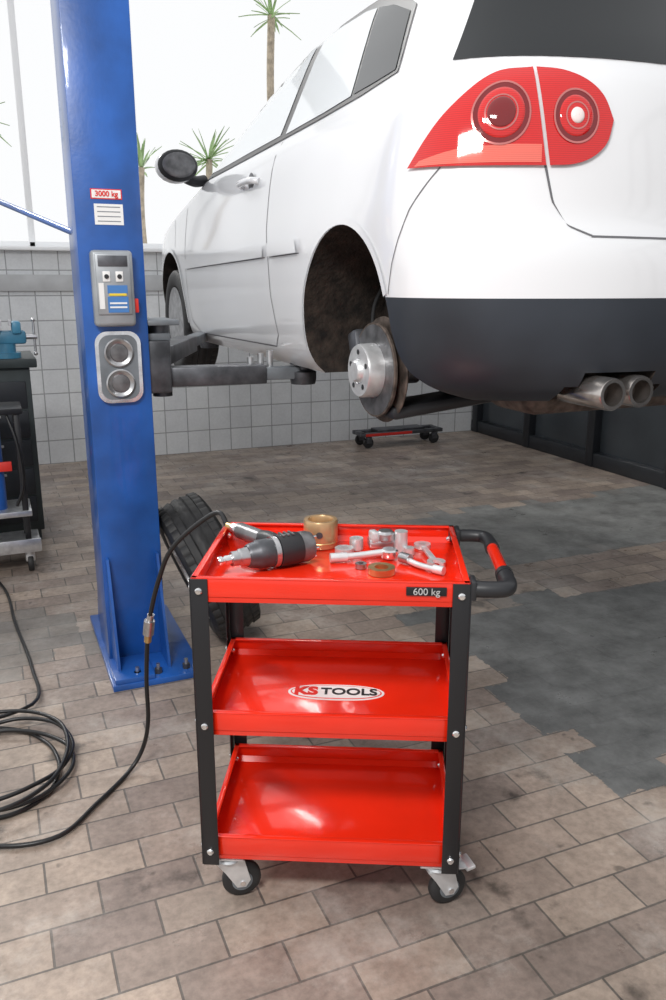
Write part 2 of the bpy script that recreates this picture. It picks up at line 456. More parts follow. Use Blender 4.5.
b.cyl(P(.163, .247, .014), P(.185, .227, .014), .013, M['steel'])
b.cyl(P(.24, .172, .011), P(.262, .157, .011), .011, M['satin'])
b.done(loc=CL, rz=CR)
b = B('combination_spanner')
d = Vector((.030, -.15, 0)).normalized(); s = P(.222, .365, .006)
b.box(s+d*.068, (.015, .105, .008), M['satin'], rot=(0, 0, math.atan2(d.y, d.x)-math.pi/2), bev=.002)
b.lathe([(.010, -.005), (.022, -.005), (.022, .005), (.010, .005)], s, (0, 0, 1), M['satin'], seg=24, closed=True)
e = s+d*.138; pr = Vector((-d.y, d.x, 0))
pts = []
for k in range(17):
    a = rad(35)+k*rad(290)/16; v = d*math.cos(a)+pr*math.sin(a); pts.append(e+v*.023)
for k in range(16, -1, -1):
    a = rad(35)+k*rad(290)/16; v = d*math.cos(a)+pr*math.sin(a); pts.append(e+v*.0105)
b.prism([p-Vector((0, 0, .005)) for p in pts], (0, 0, .010), M['satin'])
b.done(loc=CL, rz=CR)
def ringobj(name, x, y, ro, ri, h, m, z=0):
    b = B(name); b.lathe([(ri, 0), (ro, 0), (ro, h), (ri, h)], P(x, y, z), (0, 0, 1), m, seg=36, closed=True); return b.done(loc=CL, rz=CR)
ringobj('brass_ring', .115, .165, .032, .017, .016, M['brass'])
ringobj('steel_washer', .02, .305, .024, .011, .016, M['satin'])
ringobj('steel_washer', .05, .345, .018, .008, .03, M['satin'])
ringobj('steel_washer', .065, .20, .014, .007, .012, M['steel'])
ringobj('steel_washer', .185, .31, .014, .007, .018, M['satin'])

# ------------------------------------------------------------ air hose
b = B('air_hose')
h0 = CM @ hose_start
hs_ = [h0, cp(-.335, .425, TZ+.068), Vector((.425, 2.14, .80)), Vector((.385, 2.19, .69)), Vector((.355, 2.239, .53)), Vector((.345, 2.285, .34)), Vector((.345, 2.31, .18)), Vector((.325, 2.335, .07)),
       Vector((.27, 2.31, .012)), Vector((.16, 2.19, .010)), Vector((.049, 2.085, .010)), Vector((-.10, 2.10, .010)), Vector((-.26, 2.22, .010))]
cx, cy = -.115, 2.50
for k in range(46):
    a = rad(215)+k*rad(30)
    r = .21+.04*math.sin(k*.9)+.0012*k
    hs_.append(Vector((cx+r*math.cos(a)*.95+.02*math.sin(k*.37), cy+r*math.sin(a)*1.05, .010+.012*(k//12)+.004*math.sin(k*1.7))))
hs_ += [Vector((.02, 2.85, .03)), Vector((.035, 3.2, .010)), Vector((-.01, 3.7, .010)), Vector((-.045, 4.18, .010)), Vector((-.2, 4.8, .01))]
b.tube(hs_, .0068, M['hose'], seg=12, sub=6)
b.cyl((.352, 2.243, .50), (.357, 2.236, .545), .016, M['steel']); b.cyl((.350, 2.248, .475), (.352, 2.243, .50), .011, M['brass']); b.cyl((.357, 2.236, .545), (.362, 2.232, .565), .010, M['steel'])
b.done()

# ------------------------------------------------------------ lift post
lift = empty('car_lift')
b = B('column')
BL = M['blue']; H = 3.5
b.box((.335, 3.25, H/2+.01), (.012, .27, H-.03), BL, bev=.003)
b.box((.445, 3.12, H/2+.01), (.23, .012, H-.03), BL, bev=.004)
b.box((.445, 3.38, H/2+.01), (.23, .012, H-.03), BL, bev=.004)
b.box((.555, 3.15, H/2+.01), (.012, .06, H-.03), BL, bev=.003)
b.box((.555, 3.35, H/2+.01), (.012, .06, H-.03), BL, bev=.003)
b.box((.445, 3.25, H), (.24, .28, .02), BL, bev=.003)
b.box((.485, 3.25, .0125), (.35, .74, .025), BL, bev=.003)
b.box((.395, 2.985, .035), (.15, .20, .02), BL, bev=.003)
for x in (.352, .545):
    b.prism([(x, 3.115, .025), (x, 2.96, .025), (x, 2.96, .06), (x, 3.085, .46), (x, 3.115, .46)], (-.010, 0, 0), BL)
    b.prism([(x, 3.385, .025), (x, 3.56, .025), (x, 3.56, .06), (x, 3.41, .46), (x, 3.385, .46)], (-.010, 0, 0), BL)
for x in (.41, .49, .60):
    for y in (2.93, 3.57):
        b.cyl((x, y, .025), (x, y, .045), .015, M['darksteel'], seg=6); b.cyl((x, y, .04), (x, y, .065), .008, M['steel'], seg=10)
b.box((.49, 3.25, 1.34), (.12, .17, .62), M['darksteel'], bev=.006)
b.cyl((.44, 3.25, .03), (.44, 3.25, 3.48), .018, M['darksteel'])
b.box((.595, 3.25, 1.19), (.10, .24, .20), M['darksteel'], bev=.01)
b.box((.60, 3.25, 1.30), (.10, .20, .03), M['greym'], bev=.005)
b.done(parent=lift)
b = B('control_box')
y = 3.113
b.box((.437, y-.03, 1.48), (.145, .055, .265), M['greybox'], bev=.014, seg=3)
b.box((.437, y-.06, 1.495), (.120, .010, .21), M['greybox'], bev=.004)
b.box((.437, y-.066, 1.575), (.102, .004, .037), M['darksteel'], bev=.001)
for x in (.412, .457):
    b.box((x, y-.067, 1.522), (.026, .006, .036), M['white'], bev=.002)
    b.cyl((x, y-.068, 1.522), (x, y-.074, 1.522), .008, M['blackpl'])
b.box((.448, y-.066, 1.478), (.07, .003, .028), M['bluelabel'])
b.box((.448, y-.066, 1.425), (.072, .003, .055), M['bluelabel'])
b.box((.448, y-.068, 1.430), (.06, .003, .006), M['white']); b.box((.448, y-.068, 1.416), (.06, .003, .006), M['white'])
b.box((.448, y-.067, 1.460), (.06, .003, .008), M['yellow'])
b.box((.392, y-.066, 1.455), (.018, .003, .09), M['white'])
b.box((.515, y-.02, 1.42), (.02, .03, .05), M['redtxt'], bev=.003)
b.done(parent=lift)
b = B('socket_box')
def rrect(cx, cz, w, h, r, n=6):
    o = []
    for sx, sz in ((1, 1), (-1, 1), (-1, -1), (1, -1)):
        for k in range(n+1):
            a = rad(90*k/n); o.append((cx+sx*(w/2-r)+sx*r*math.cos(a), cz+sz*(h/2-r)+sz*r*math.sin(a)))
    o.sort(key=lambda q: math.atan2((q[1]-cz)/h, (q[0]-cx)/w))
    return o
cz = 1.198
b.prism([(x, y, z) for x, z in rrect(.443, cz, .165, .262, .045)], (0, -.02, 0), M['chrome'])
b.prism([(x, y-.02, z) for x, z in rrect(.443, cz, .138, .236, .038)], (0, -.004, 0), M['greym'])
for z in (cz+.054, cz-.058):
    b.lathe([(.050, 0), (.053, .010), (.048, .014), (.042, .010), (.030, .006), (0, .008)], (.443, y-.022, z), (0, -1, 0), M['steel'], seg=36)
    b.lathe([(.034, .008), (.030, .016), (0, .018)], (.443, y-.022, z), (0, -1, 0), M['gun'], seg=24)
b.done(parent=lift)
b = B('labels')
b.box((.44, 3.1125, 1.803), (.108, .002, .034), M['redtxt'])
b.box((.44, 3.1115, 1.803), (.100, .002, .027), M['white'])
b.box((.445, 3.1125, 1.735), (.10, .002, .070), M['white'])
for k in range(4): b.box((.445, 3.111, 1.76-k*.016), (.08, .001, .003), M['greym'])
b.done(parent=lift)
text('label_text', '3000 kg', .025, (.44, 3.1085, 1.803), (rad(90), 0, 0), M['redtxt'], lift, ext=.0004, bold=.0006)
b = B('swing_arms')
def arm(p0, p1, w, h, z, m):
    d = Vector((p1[0]-p0[0], p1[1]-p0[1], 0)); a = math.atan2(d.y, d.x)
    b.box(((p0[0]+p1[0])/2, (p0[1]+p1[1])/2, z), (d.length, w, h), m, rot=(0, 0, a), bev=.006)
arm((.60, 3.21), (1.03, 3.17), .095, .075, 1.145, M['darksteel'])
arm((.95, 3.177), (1.17, 3.155), .07, .05, 1.145, M['greym'])
arm((.62, 3.30), (.90, 3.98), .10, .075, 1.215, M['darksteel'])
arm((.86, 3.90), (1.13, 4.55), .07, .05, 1.215, M['greym'])
b.cyl((.62, 3.21, 1.07), (.62, 3.21, 1.36), .038, M['darksteel']); b.cyl((.62, 3.31, 1.07), (.62, 3.31, 1.36), .038, M['darksteel'])
b.box((.62, 3.25, 1.355), (.12, .26, .02), M['greym'], bev=.004)
b.lathe([(.05, -.02), (.055, 0), (.055, .03), (.03, .04), (.03, .055), (.055, .06), (.055, .075), (0, .075)], (1.19, 3.15, 1.118), (0, 0, 1), M['darksteel'], seg=28)
b.lathe([(.05, -.02), (.055, 0), (.055, .02), (.03, .03), (0, .03)], (1.17, 4.60, 1.163), (0, 0, 1), M['darksteel'], seg=28)
b.cyl((1.17, 4.60, 1.16), (1.17, 4.60, 1.205), .03, M['rubber'])
for k, (ax_, ay_) in enumerate(((.98, 3.2), (1.03, 3.22), (1.06, 3.19))):
    b.cyl((ax_, ay_, 1.165), (ax_, ay_, 1.21+.012*k), .014, M['zinc'], seg=12)
b.done(parent=lift)
b = B('support_bar'); b.tube([(.34, 3.3, 1.68), (-.97, 7.2, 2.59)], .012, M['blue'], smooth=False); b.done(parent=lift)

# ------------------------------------------------------------ tyres
def tyre(b, c, axis, R=.315, w=.205, rim=True):
    prof = []
    hw = w/2
    side = [(.205, -hw+.02), (.215, -hw+.008), (.24, -hw), (.27, -hw-.003), (.292, -hw+.004)]
    tread = [-.93, -.62, -.58, -.30, -.22, -.04, .04, .22, .30, .58, .62, .93]
    prof += [(r, h) for r, h in side]
    base = len(prof)
    for t_ in tread:
        prof.append((R-.010*abs(t_)**2.2, t_*hw*.93))
    prof += [(r, -h) for r, h in reversed(side)]
    prof += [(.190, hw-.02), (.190, -hw+.02)]
    def rf(i, j, r):
        k = j-base
        if 0 <= k < len(tread):
            if k in (4, 7): return r-.008
            if k in (2, 9): return r-.007
            if k in (0, 1, 10, 11) and i % 4 == 0: return r-.006
            if k in (5, 6, 3, 8) and (i+k) % 5 == 0: return r-.005
        return r
    b.lathe(prof, c, axis, M['rubber'], seg=180, closed=True, rfun=rf)
    if rim:
        ax = Vector(axis).normalized(); c = Vector(c)
        b.lathe([(.192, -hw+.02), (.206, -hw+.012), (.206, -hw+.006), (.186, -hw+.01), (.182, hw-.02), (.198, hw-.01), (.206, hw-.006)], c, axis, M['steel'], seg=48)
        b.lathe([(.0, hw-.035), (.04, hw-.035), (.055, hw-.045), (.075, hw-.06), (0, hw-.062)], c, axis, M['steel'], seg=32)
        o = ax.orthogonal().normalized(); p = ax.cross(o)
        for k in range(5):
            a = 2*math.pi*k/5+.2; d = o*math.cos(a)+p*math.sin(a)
            tp = o*math.cos(a+math.pi/2)+p*math.sin(a+math.pi/2)
            q0 = c+ax*(hw-.045)
            b.prism([q0+d*.03+tp*.025, q0+d*.188+tp*.04, q0+d*.188-tp*.04, q0+d*.03-tp*.025], -ax*.025, M['steel'])
        b.lathe([(.14, -.02), (.14, .0), (0, .0)], c, axis, M['darksteel'], seg=32)
b = B('tyre')
th = rad(22)
tyre(b, (.775, 3.235, .331), (math.cos(th), 0, math.sin(th)))
b.done()

# ------------------------------------------------------------ car
def pchip(xs, ys):
    n = len(xs); d = [(ys[i+1]-ys[i])/(xs[i+1]-xs[i]) for i in range(n-1)]
    m = [d[0]]+[0 if d[i-1]*d[i] <= 0 else 2*d[i-1]*d[i]/(d[i-1]+d[i]) for i in range(1, n-1)]+[d[-1]]
    def f(x):
        x = min(max(x, xs[0]), xs[-1]); i = 0
        while i < n-2 and x > xs[i+1]: i += 1
        h = xs[i+1]-xs[i]; t = (x-xs[i])/h
        return ((2*t**3-3*t*t+1)*ys[i]+(t**3-2*t*t+t)*h*m[i]+(-2*t**3+3*t*t)*ys[i+1]+(t**3-t*t)*h*m[i+1])
    return f
wz = pchip([.18, .22, .28, .36, .5, .65, .8, .92, .99, 1.03, 1.1, 1.25, 1.38, 1.43, 1.465, 1.485], [.80, .835, .858, .870, .880, .880, .868, .850, .828, .802, .768, .700, .635, .595, .50, .25])
yr_ = pchip([.18, .22, .3, .42, .55, .61, .66, .8, .92, 1.0, 1.06, 1.2, 1.38, 1.44, 1.485], [-.66, -.71, -.745, -.755, -.75, -.735, -.712, -.70, -.685, -.668, -.640, -.56, -.46, -.42, -.15])
yf_ = pchip([.18, .25, .5, .62, .7, .78, .84, .9, .95, 1.0, 1.06, 1.2, 1.33, 1.42, 1.46, 1.485], [3.3, 3.42, 3.46, 3.44, 3.38, 3.2, 2.95, 2.65, 2.38, 2.2, 2.08, 1.72, 1.36, 1.0, .72, .35])
Lr_ = pchip([.18, .9, 1.1, 1.485], [.42, .40, .46, .4])
Lf_ = pchip([.18, .65, .85, 1.0, 1.485], [.85, .8, .45, .40, .3])
NR = 2.6; NF = 2.8
def Wd(y, z):
    w = wz(z); yr = yr_(z); yf = yf_(z); Lr = Lr_(z); Lf = Lf_(z)
    if y <= yr or y >= yf: return 0
    m = 1.0
    if y < yr+Lr: m *= (1-((yr+Lr-y)/Lr)**NR)**(1/NR)
    if y > yf-Lf: m *= (1-((y-yf+Lf)/Lf)**NF)**(1/NF)
    return w*m
def proj(px, py, al, z):
    d = (-math.sin(rad(al)), -math.cos(rad(al)))
    lo, hi = 0.0, 2.5
    for _ in range(40):
        mid = (lo+hi)/2; x = px+d[0]*mid; y = py+d[1]*mid
        if abs(x) < Wd(y, z): lo = mid
        else: hi = mid
    return Vector((px+d[0]*lo, py+d[1]*lo, z)), Vector((d[0], d[1], 0))
car = empty('car', (1.94, 2.465, 1.0))
def build_body():
    bm = bmesh.new()
    zs = [.18, .19, .205, .22, .24, .26, .28, .30, .33, .36, .39, .42, .45, .461, .49, .52, .55, .58, .61, .64, .67, .70, .73, .76, .79, .82, .85, .88, .91, .935, .955, .97, .985, 1.0, 1.015, 1.03, 1.05, 1.07, 1.1, 1.14, 1.18, 1.22, 1.26, 1.3, 1.34, 1.37, 1.4, 1.42, 1.44, 1.455, 1.468, 1.478, 1.485]
    loops = []
    nc = 18; ns = 44
    for z in zs:
        w = wz(z); yr = yr_(z); yf = yf_(z); Lr = Lr_(z); Lf = Lf_(z); pts = []
        for i in range(nc):
            p = math.pi/2*i/nc; pts.append((w*math.sin(p)**(2/NR), yr+Lr-Lr*math.cos(p)**(2/NR)))
        y0, y1 = yr+Lr, yf-Lf
        for i in range(ns): pts.append((w, y0+(y1-y0)*i/ns))
        for i in range(nc+1):
            p = math.pi/2*i/nc; pts.append((w*max(0, math.cos(p))**(2/NF), yf-Lf+Lf*math.sin(p)**(2/NF)))
        full = [(-x, y) for x, y in pts]+[(x, y) for x, y in reversed(pts[1:-1])]
        loops.append([bm.verts.new((x, y, z)) for x, y in full])
    n = len(loops[0])
    for k, (a, c) in enumerate(zip(loops, loops[1:])):
        for i in range(n):
            f = bm.faces.new((a[i], a[(i+1) % n], c[(i+1) % n], c[i])); f.smooth = True
            cen = f.calc_center_median()
            if cen.z < .461 and cen.y < -.2: f.material_index = 2
    f = bm.faces.new(loops[0]); f.material_index = 2
    f = bm.faces.new(loops[-1])
    bmesh.ops.recalc_face_normals(bm, faces=bm.faces)
    me = bpy.data.meshes.new('body'); bm.to_mesh(me); bm.free()
    MS = (M['paint'], M['well'], M['valance'])
    for m in MS: me.materials.append(m)
    ob = bpy.data.objects.new('body', me); scene.collection.objects.link(ob)
    def cut(t):
        for f in t.faces: f.material_index = 1; f.smooth = True
        bmesh.ops.recalc_face_normals(t, faces=t.faces)
        cm = bpy.data.meshes.new('cut'); t.to_mesh(cm); t.free()
        for m in MS: cm.materials.append(m)
        co = bpy.data.objects.new('cut', cm); scene.collection.objects.link(co)
        md = ob.modifiers.new('b', 'BOOLEAN'); md.operation = 'DIFFERENCE'; md.object = co; md.solver = 'EXACT'
        dg = bpy.context.evaluated_depsgraph_get(); dg.update()
        nm = bpy.data.meshes.new_from_object(ob.evaluated_get(dg))
        ob.modifiers.clear(); ob.data = nm
        bpy.data.objects.remove(co)
    for yy, zz in ((0, .325), (2.578, .325)):
        for s in (-1, 1):
            t = bmesh.new(); bmesh.ops.create_cone(t, cap_ends=True, segments=72, radius1=.352, radius2=.352, depth=.5)
            bmesh.ops.transform(t, matrix=Matrix.Translation((s*.80, yy, zz)) @ Matrix.Rotation(math.pi/2, 4, 'Y'), verts=t.verts)
            cut(t)
            if yy == 0:
                t = bmesh.new()
                poly = [(-.15, .40), (-.325, .42), (-.345, .38), (-.375, .31), (-.415, .255), (-.47, .21), (-.55, .15), (-.15, .12)]
                A = [t.verts.new((s*.551, y, z)) for y, z in poly]; C = [t.verts.new((s*1.053, y, z)) for y, z in poly]
                t.faces.new(A); t.faces.new(list(reversed(C)))
                for i in range(len(A)): t.faces.new((A[i], A[(i+1) % len(A)], C[(i+1) % len(A)], C[i]))
                cut(t)
    t = bmesh.new(); bmesh.ops.create_cube(t, size=1)
    bmesh.ops.scale(t, vec=(.30, .4, .2), verts=t.verts)
    bmesh.ops.bevel(t, geom=t.edges[:], offset=.04, segments=4, affect='EDGES')
    bmesh.ops.translate(t, vec=(-.35, -.75, .165), verts=t.verts)
    cut(t)
    ob.data.name = 'body'
    ob.data.set_sharp_from_angle(angle=rad(40))
    ob.parent = car
    return ob
build_body()

b = B('windows_and_trim')
SMOOTH = False
def lerpl(pl, u):
    x = u*(len(pl)-1); i = min(int(x), len(pl)-2); f = x-i
    if not SMOOTH or len(pl) < 3:
        return (pl[i][0]*(1-f)+pl[i+1][0]*f, pl[i][1]*(1-f)+pl[i+1][1]*f)
    def g(k):
        if k < 0: return (2*pl[0][0]-pl[1][0], 2*pl[0][1]-pl[1][1])
        if k >= len(pl): return (2*pl[-1][0]-pl[-2][0], 2*pl[-1][1]-pl[-2][1])
        return pl[k]
    a, p, c, d = g(i-1), g(i), g(i+1), g(i+2)
    return tuple(.5*((2*p[q])+(c[q]-a[q])*f+(2*a[q]-5*p[q]+4*c[q]-d[q])*f*f+(3*p[q]-a[q]-3*c[q]+d[q])*f**3) for q in (0, 1))
def sidepatch(bot, top, m, off, N=24, K=8, both=True):
    for s in ((-1, 1) if both else (-1,)):
        rows = []
        for j in range(K+1):
            row = []
            for i in range(N+1):
                p = lerpl(bot, i/N); q = lerpl(top, i/N); v = j/K
                y = p[0]*(1-v)+q[0]*v; z = p[1]*(1-v)+q[1]*v
                row.append(Vector((s*(Wd(y, z)+off), y, z)))
            rows.append(row)
        b.grid(rows, m, flip=(s < 0))
def rearpatch(pl_b, pl_t, m, off, pivot, N=24, K=8, mir=True):
    for s in ((1, -1) if mir else (1,)):
        rows = []
        for j in range(K+1):
            row = []
            for i in range(N+1):
                p = lerpl(pl_b, i/N); q = lerpl(pl_t, i/N); v = j/K
                al = p[0]*(1-v)+q[0]*v; z = p[1]*(1-v)+q[1]*v
                c, d = proj(pivot[0], pivot[1], al, z); c = c+d*off; c.x *= s
                row.append(c)
            rows.append(row)
        b.grid(rows, m, flip=(s > 0))
def sideline(pts, w, m=None, off=.0012, sub=6):
    m = m or M['seam']; P2 = []
    for a, c in zip(pts, pts[1:]):
        for k in range(sub): P2.append((a[0]+(c[0]-a[0])*k/sub, a[1]+(c[1]-a[1])*k/sub))
    P2.append(pts[-1]); bo = []; to = []
    for i, p in enumerate(P2):
        a = P2[max(0, i-1)]; c = P2[min(len(P2)-1, i+1)]
        dx, dz = c[0]-a[0], c[1]-a[1]; L = math.hypot(dx, dz) or 1
        nx, nz = -dz/L*w/2, dx/L*w/2
        bo.append((p[0]-nx, p[1]-nz)); to.append((p[0]+nx, p[1]+nz))
    sidepatch(bo, to, m, off, N=len(P2)-1, K=1)
sidepatch([(2.10, 1.0), (1.7, 1.01), (1.2, 1.025), (.74, 1.04)], [(2.0, 1.085), (1.62, 1.30), (1.25, 1.41), (.74, 1.435)], M['blackpl'], .004)
sidepatch([(.74, 1.04), (.4, 1.05), (.05, 1.065), (-.18, 1.085)], [(.74, 1.435), (.4, 1.43), (.12, 1.40), (-.11, 1.29)], M['blackpl'], .004)
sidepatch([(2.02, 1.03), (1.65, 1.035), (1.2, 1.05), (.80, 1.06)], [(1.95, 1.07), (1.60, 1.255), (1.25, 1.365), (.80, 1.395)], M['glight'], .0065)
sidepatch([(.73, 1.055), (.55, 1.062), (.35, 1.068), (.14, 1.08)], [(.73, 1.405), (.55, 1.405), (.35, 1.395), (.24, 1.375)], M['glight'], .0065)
sidepatch([(.12, 1.082), (-.02, 1.087), (-.16, 1.095)], [(.22, 1.37), (.08, 1.34), (-.09, 1.275)], M['gdark'], .0065, N=8)
rearpatch([(46, 1.068), (30, 1.06), (15, 1.055), (0, 1.055)], [(43, 1.385), (28, 1.39), (13, 1.39), (0, 1.39)], M['gdark'], .004, (0, .3))
rows = []
for j in range(9):
    z = 1.03+.36*j/8
    row = []
    for i in range(21):
        al = 180-50+100*i/20
        c, d = proj(0, yf_(z)-.9, al, z); row.append(c+d*.004)
    rows.append(row)
b.grid(rows, M['gdark'])
sideline([(.74, 1.03), (.74, .7), (.70, .45), (.66, .30), (.72, .25), (2.0, .235), (2.13, .30), (2.17, .6), (2.16, .95), (2.1, 1.01)], .005)
sideline([(-.50, .79), (-.43, .69), (-.365, .55), (-.345, .47)], .0035)
sideline([(2.42, .70), (2.45, .85)], .004)
sidepatch([(.76, .60), (2.14, .575)], [(.76, .650), (2.14, .625)], M['paint'], .013, K=2)
sidepatch([(.37, .605), (.70, .60)], [(.39, .655), (.70, .650)], M['paint'], .013, K=2)
sideline([(.76, .598), (2.14, .573)], .0035); sideline([(.37, .603), (.70, .598)], .0035)
for yy in (0, 2.578):
    arc = [(yy+.362*math.cos(rad(a)), .325+.362*math.sin(rad(a))) for a in range(-8, (158 if yy == 0 else 189), 5)]
    sideline(arc, .020, M['paint'], .006, sub=2)
pv = (-.45, -.3)
SMOOTH = True
rearpatch([(74.5, .793), (60, .790), (42, .788), (22, .788)], [(74, .797), (61, .925), (46, 1.015), (28, 1.030)], M['lred'], .010, pv, N=36, K=14)
rearpatch([(71, .795), (55, .795), (38, .795), (24, .795)], [(69, .808), (55, .830), (38, .838), (24, .838)], M['lamber'], .0112, pv, N=28, K=4)
rearpatch([(20.5, .788), (11, .792), (3, .810), (-3, .845), (-6, .90)], [(26.5, 1.030), (14, 1.022), (4, .998), (-2.5, .96), (-6, .902)], M['lred'], .010, pv, N=32, K=12)
SMOOTH = False
def lampdisc(al, z, r0, r1, m, off, mir=True):
    for s in (1, -1):
        rows = []
        for rr in [r0, (r0+r1)/2, r1]:
            row = []
            for i in range(41):
                a = 2*math.pi*i/40
                c, d = proj(pv[0], pv[1], al+math.degrees(rr*math.cos(a)/.40), z+rr*math.sin(a)); c = c+d*off; c.x *= s; row.append(c)
            rows.append(row)
        b.grid(rows, m, flip=(s > 0))
def lampdome(al, z, r, m, base, h):
    for s in (1, -1):
        rows = []
        for k in range(7):
            ph = math.pi/2*k/6; rr = max(.0005, r*math.cos(ph)); row = []
            for i in range(41):
                a = 2*math.pi*i/40
                c, d = proj(pv[0], pv[1], al+math.degrees(rr*math.cos(a)/.40), z+rr*math.sin(a)); c = c+d*(base+h*math.sin(ph)); c.x *= s; row.append(c)
            rows.append(row)
        b.grid(rows, m, flip=(s > 0))
lampdisc(40, .915, .074, .079, M['lchrome'], .0128)
lampdisc(40, .915, .001, .074, M['ldark'], .0118)
lampdome(40, .915, .062, M['lred'], .012, .007)
lampdisc(40, .915, .040, .044, M['lchrome'], .0185)
lampdome(40, .915, .038, M['ldark'], .0165, .006)
lampdisc(10, .908, .062, .067, M['lchrome'], .0128)
lampdisc(10, .908, .001, .062, M['ldark'], .0118)
lampdome(10, .908, .050, M['lred'], .012, .006)
lampdisc(10, .908, .030, .034, M['lchrome'], .0175)
lampdome(10, .908, .020, M['lwhite'], .0165, .008)
rearpatch([(21.5, .79), (18, .70), (12, .64), (3, .615)], [(22.6, .79), (19.0, .702), (12.5, .646), (3, .620)], M['seam'], .0015, pv, N=20, K=1)
rearpatch([(25.4, .614), (12, .611), (0, .610)], [(25.4, .619), (12, .616), (0, .615)], M['seam'], .0015, (0, .3), N=24, K=1)
rearpatch([(10, .66), (0, .66)], [(10, .78), (0, .78)], M['white'], .004, (0, .3), N=12, K=4)
for s in (-1, 1):
    X = s*(Wd(1.0, .9)+.028)
    b.tube([(s*(Wd(.9, .9)), .90, .90), (X, .93, .905), (X, 1.08, .905), (s*Wd(1.1, .9), 1.11, .90)], .014, M['paint'], seg=12)
    b.lathe([(.04, 0), (.035, .003), (0, .002)], (s*(Wd(1, .9)), 1.0, .905), (s, 0, 0), M['seam'], seg=20)
for s in (-1, 1):
    cx = s*.965; cyy = 1.93
    b.sph((cx, cyy, 1.07), (.105, .085, .080), M['paint'])
    t = bmesh.new(); bmesh.ops.create_uvsphere(t, u_segments=24, v_segments=12, radius=1)
    bmesh.ops.scale(t, vec=(.102, .03, .077), verts=t.verts); b.merge(t, M['blackpl'], Matrix.Translation((cx, cyy-.062, 1.07)))
    t = bmesh.new(); bmesh.ops.create_uvsphere(t, u_segments=24, v_segments=12, radius=1)
    bmesh.ops.scale(t, vec=(.084, .008, .060), verts=t.verts); b.merge(t, M['gun'], Matrix.Translation((cx, cyy-.089, 1.07)))
    b.tube([(s*.80, 1.99, 1.02), (s*.86, 1.96, 1.01), (s*.93, 1.94, 1.03)], .028, M['blackpl'])
b.done(parent=car, ang=40)

b = B('running_gear')
for x, y0 in ((-.415, -.765), (-.300, -.745)):
    b.lathe([(.032, .0), (.042, 0), (.044, .004), (.044, .20), (.040, .21), (.032, .21)], (x, y0, .212), (0, 1, 0), M['pipe'], seg=36, closed=True)
    b.cyl((x, y0+.06, .212), (x, y0+.3, .212), .036, M['rust'])
    b.cyl((x, y0+.07, .212), (x, y0+.071, .212), .0315, M['blackpl'])
b.box((-.1, -.35, .19), (.75, .28, .16), M['rust'], bev=.06, seg=4)
b.tube([(-.05, -.2, .20), (0, .5, .18), (.05, 1.5, .18)], .03, M['rust'])
for s in (-1, 1):
    hz = .218
    b.lathe([(.0, -.02), (.172, -.02), (.176, -.015), (.172, -.01), (0, -.01)], (s*.735, 0, hz), (s, 0, 0), M['rust'], seg=48)
    b.lathe([(.07, 0), (.155, 0), (.157, .002), (.157, .010), (.155, .012), (.09, .012)], (s*.745, 0, hz), (s, 0, 0), M['rust'], seg=56)
    b.lathe([(.150, .0125), (.095, .0128)], (s*.745, 0, hz), (s, 0, 0), M['gun'], seg=56)
    b.lathe([(.09, .012), (.088, .060), (.084, .068), (.044, .068), (.040, .062), (.036, .078), (.030, .084), (0, .084)], (s*.745, 0, hz), (s, 0, 0), M['satin'], seg=56)
    for k in range(5):
        a = 2*math.pi*k/5+.3
        b.cyl((s*.812, .062*math.cos(a), hz+.062*math.sin(a)), (s*.8145, .062*math.cos(a), hz+.062*math.sin(a)), .009, M['blackpl'], seg=12)
    b.box((s*.73, .135, hz+.06), (.09, .07, .13), M['darksteel'], bev=.015, rot=(rad(-20), 0, 0))
    b.cyl((s*.70, 0, hz), (s*.60, 0, hz), .05, M['darksteel'])
    b.box((s*.64, .22, hz+.02), (.05, .5, .07), M['rust'], rot=(rad(-5), 0, 0), bev=.015)
    b.cyl((s*.68, -.02, hz-.01), (s*.2, -.04, hz+.02), .022, M['darksteel'])
    b.box((s*.46, -.04, hz-.105), (.56, .15, .045), M['blackpl'], bev=.015, rot=(0, rad(s*6), 0))
    b.cyl((s*.45, -.04, hz-.08), (s*.45, -.04, hz+.2), .055, M['well'])
    b.cyl((s*.64, -.06, hz), (s*.60, -.03, .64), .024, M['darksteel'])
    b.tube([(s*.72, .09, hz+.1), (s*.68, .16, .42), (s*.62, .2, .5)], .007, M['rubber'])
b.box((0, .0, .215), (.8, .22, .14), M['darksteel'], bev=.04)
for s in (-1, 1):
    tyre(b, (s*.765, 2.578, .27), (s, 0, 0), R=.312)
b.done(parent=car)

# ------------------------------------------------------------ bench & vise, trolley at left
b = B('workbench')
b.box((-.48, 5.25, 1.06), (1.46, .62, .05), M['bench'], bev=.006)
b.box((-.48, 5.25, .55), (1.38, .54, .97), M['bench'], bev=.006)
for k in range(5):
    b.box((-.12, 4.975, .20+.17*k), (.60, .012, .155), M['dgrey'], bev=.004)
    b.box((-.12, 4.962, .25+.17*k), (.30, .014, .014), M['zinc'], bev=.003)
for x in (-1.1, .14): b.box((x, 5.25, .035), (.1, .5, .07), M['bench'])
b.done()
b = B('bench_vise')
c = Vector((.10, 5.05, 1.086))
b.cyl(c, c+Vector((0, 0, .03)), .075, M['bluel']); b.cyl(c+Vector((0, 0, .03)), c+Vector((0, 0, .08)), .05, M['bluel'])
b.box(c+Vector((0, 0, .115)), (.22, .085, .075), M['bluel'], bev=.015)
b.box(c+Vector((-.055, 0, .17)), (.06, .13, .07), M['bluel'], bev=.012)
b.box(c+Vector((.06, 0, .17)), (.05, .13, .07), M['bluel'], bev=.012)
b.box(c+Vector((-.02, 0, .195)), (.012, .13, .03), M['steel']); b.box(c+Vector((.028, 0, .195)), (.012, .13, .03), M['steel'])
b.cyl(c+Vector((.08, 0, .115)), c+Vector((.17, 0, .115)), .014, M['steel'])
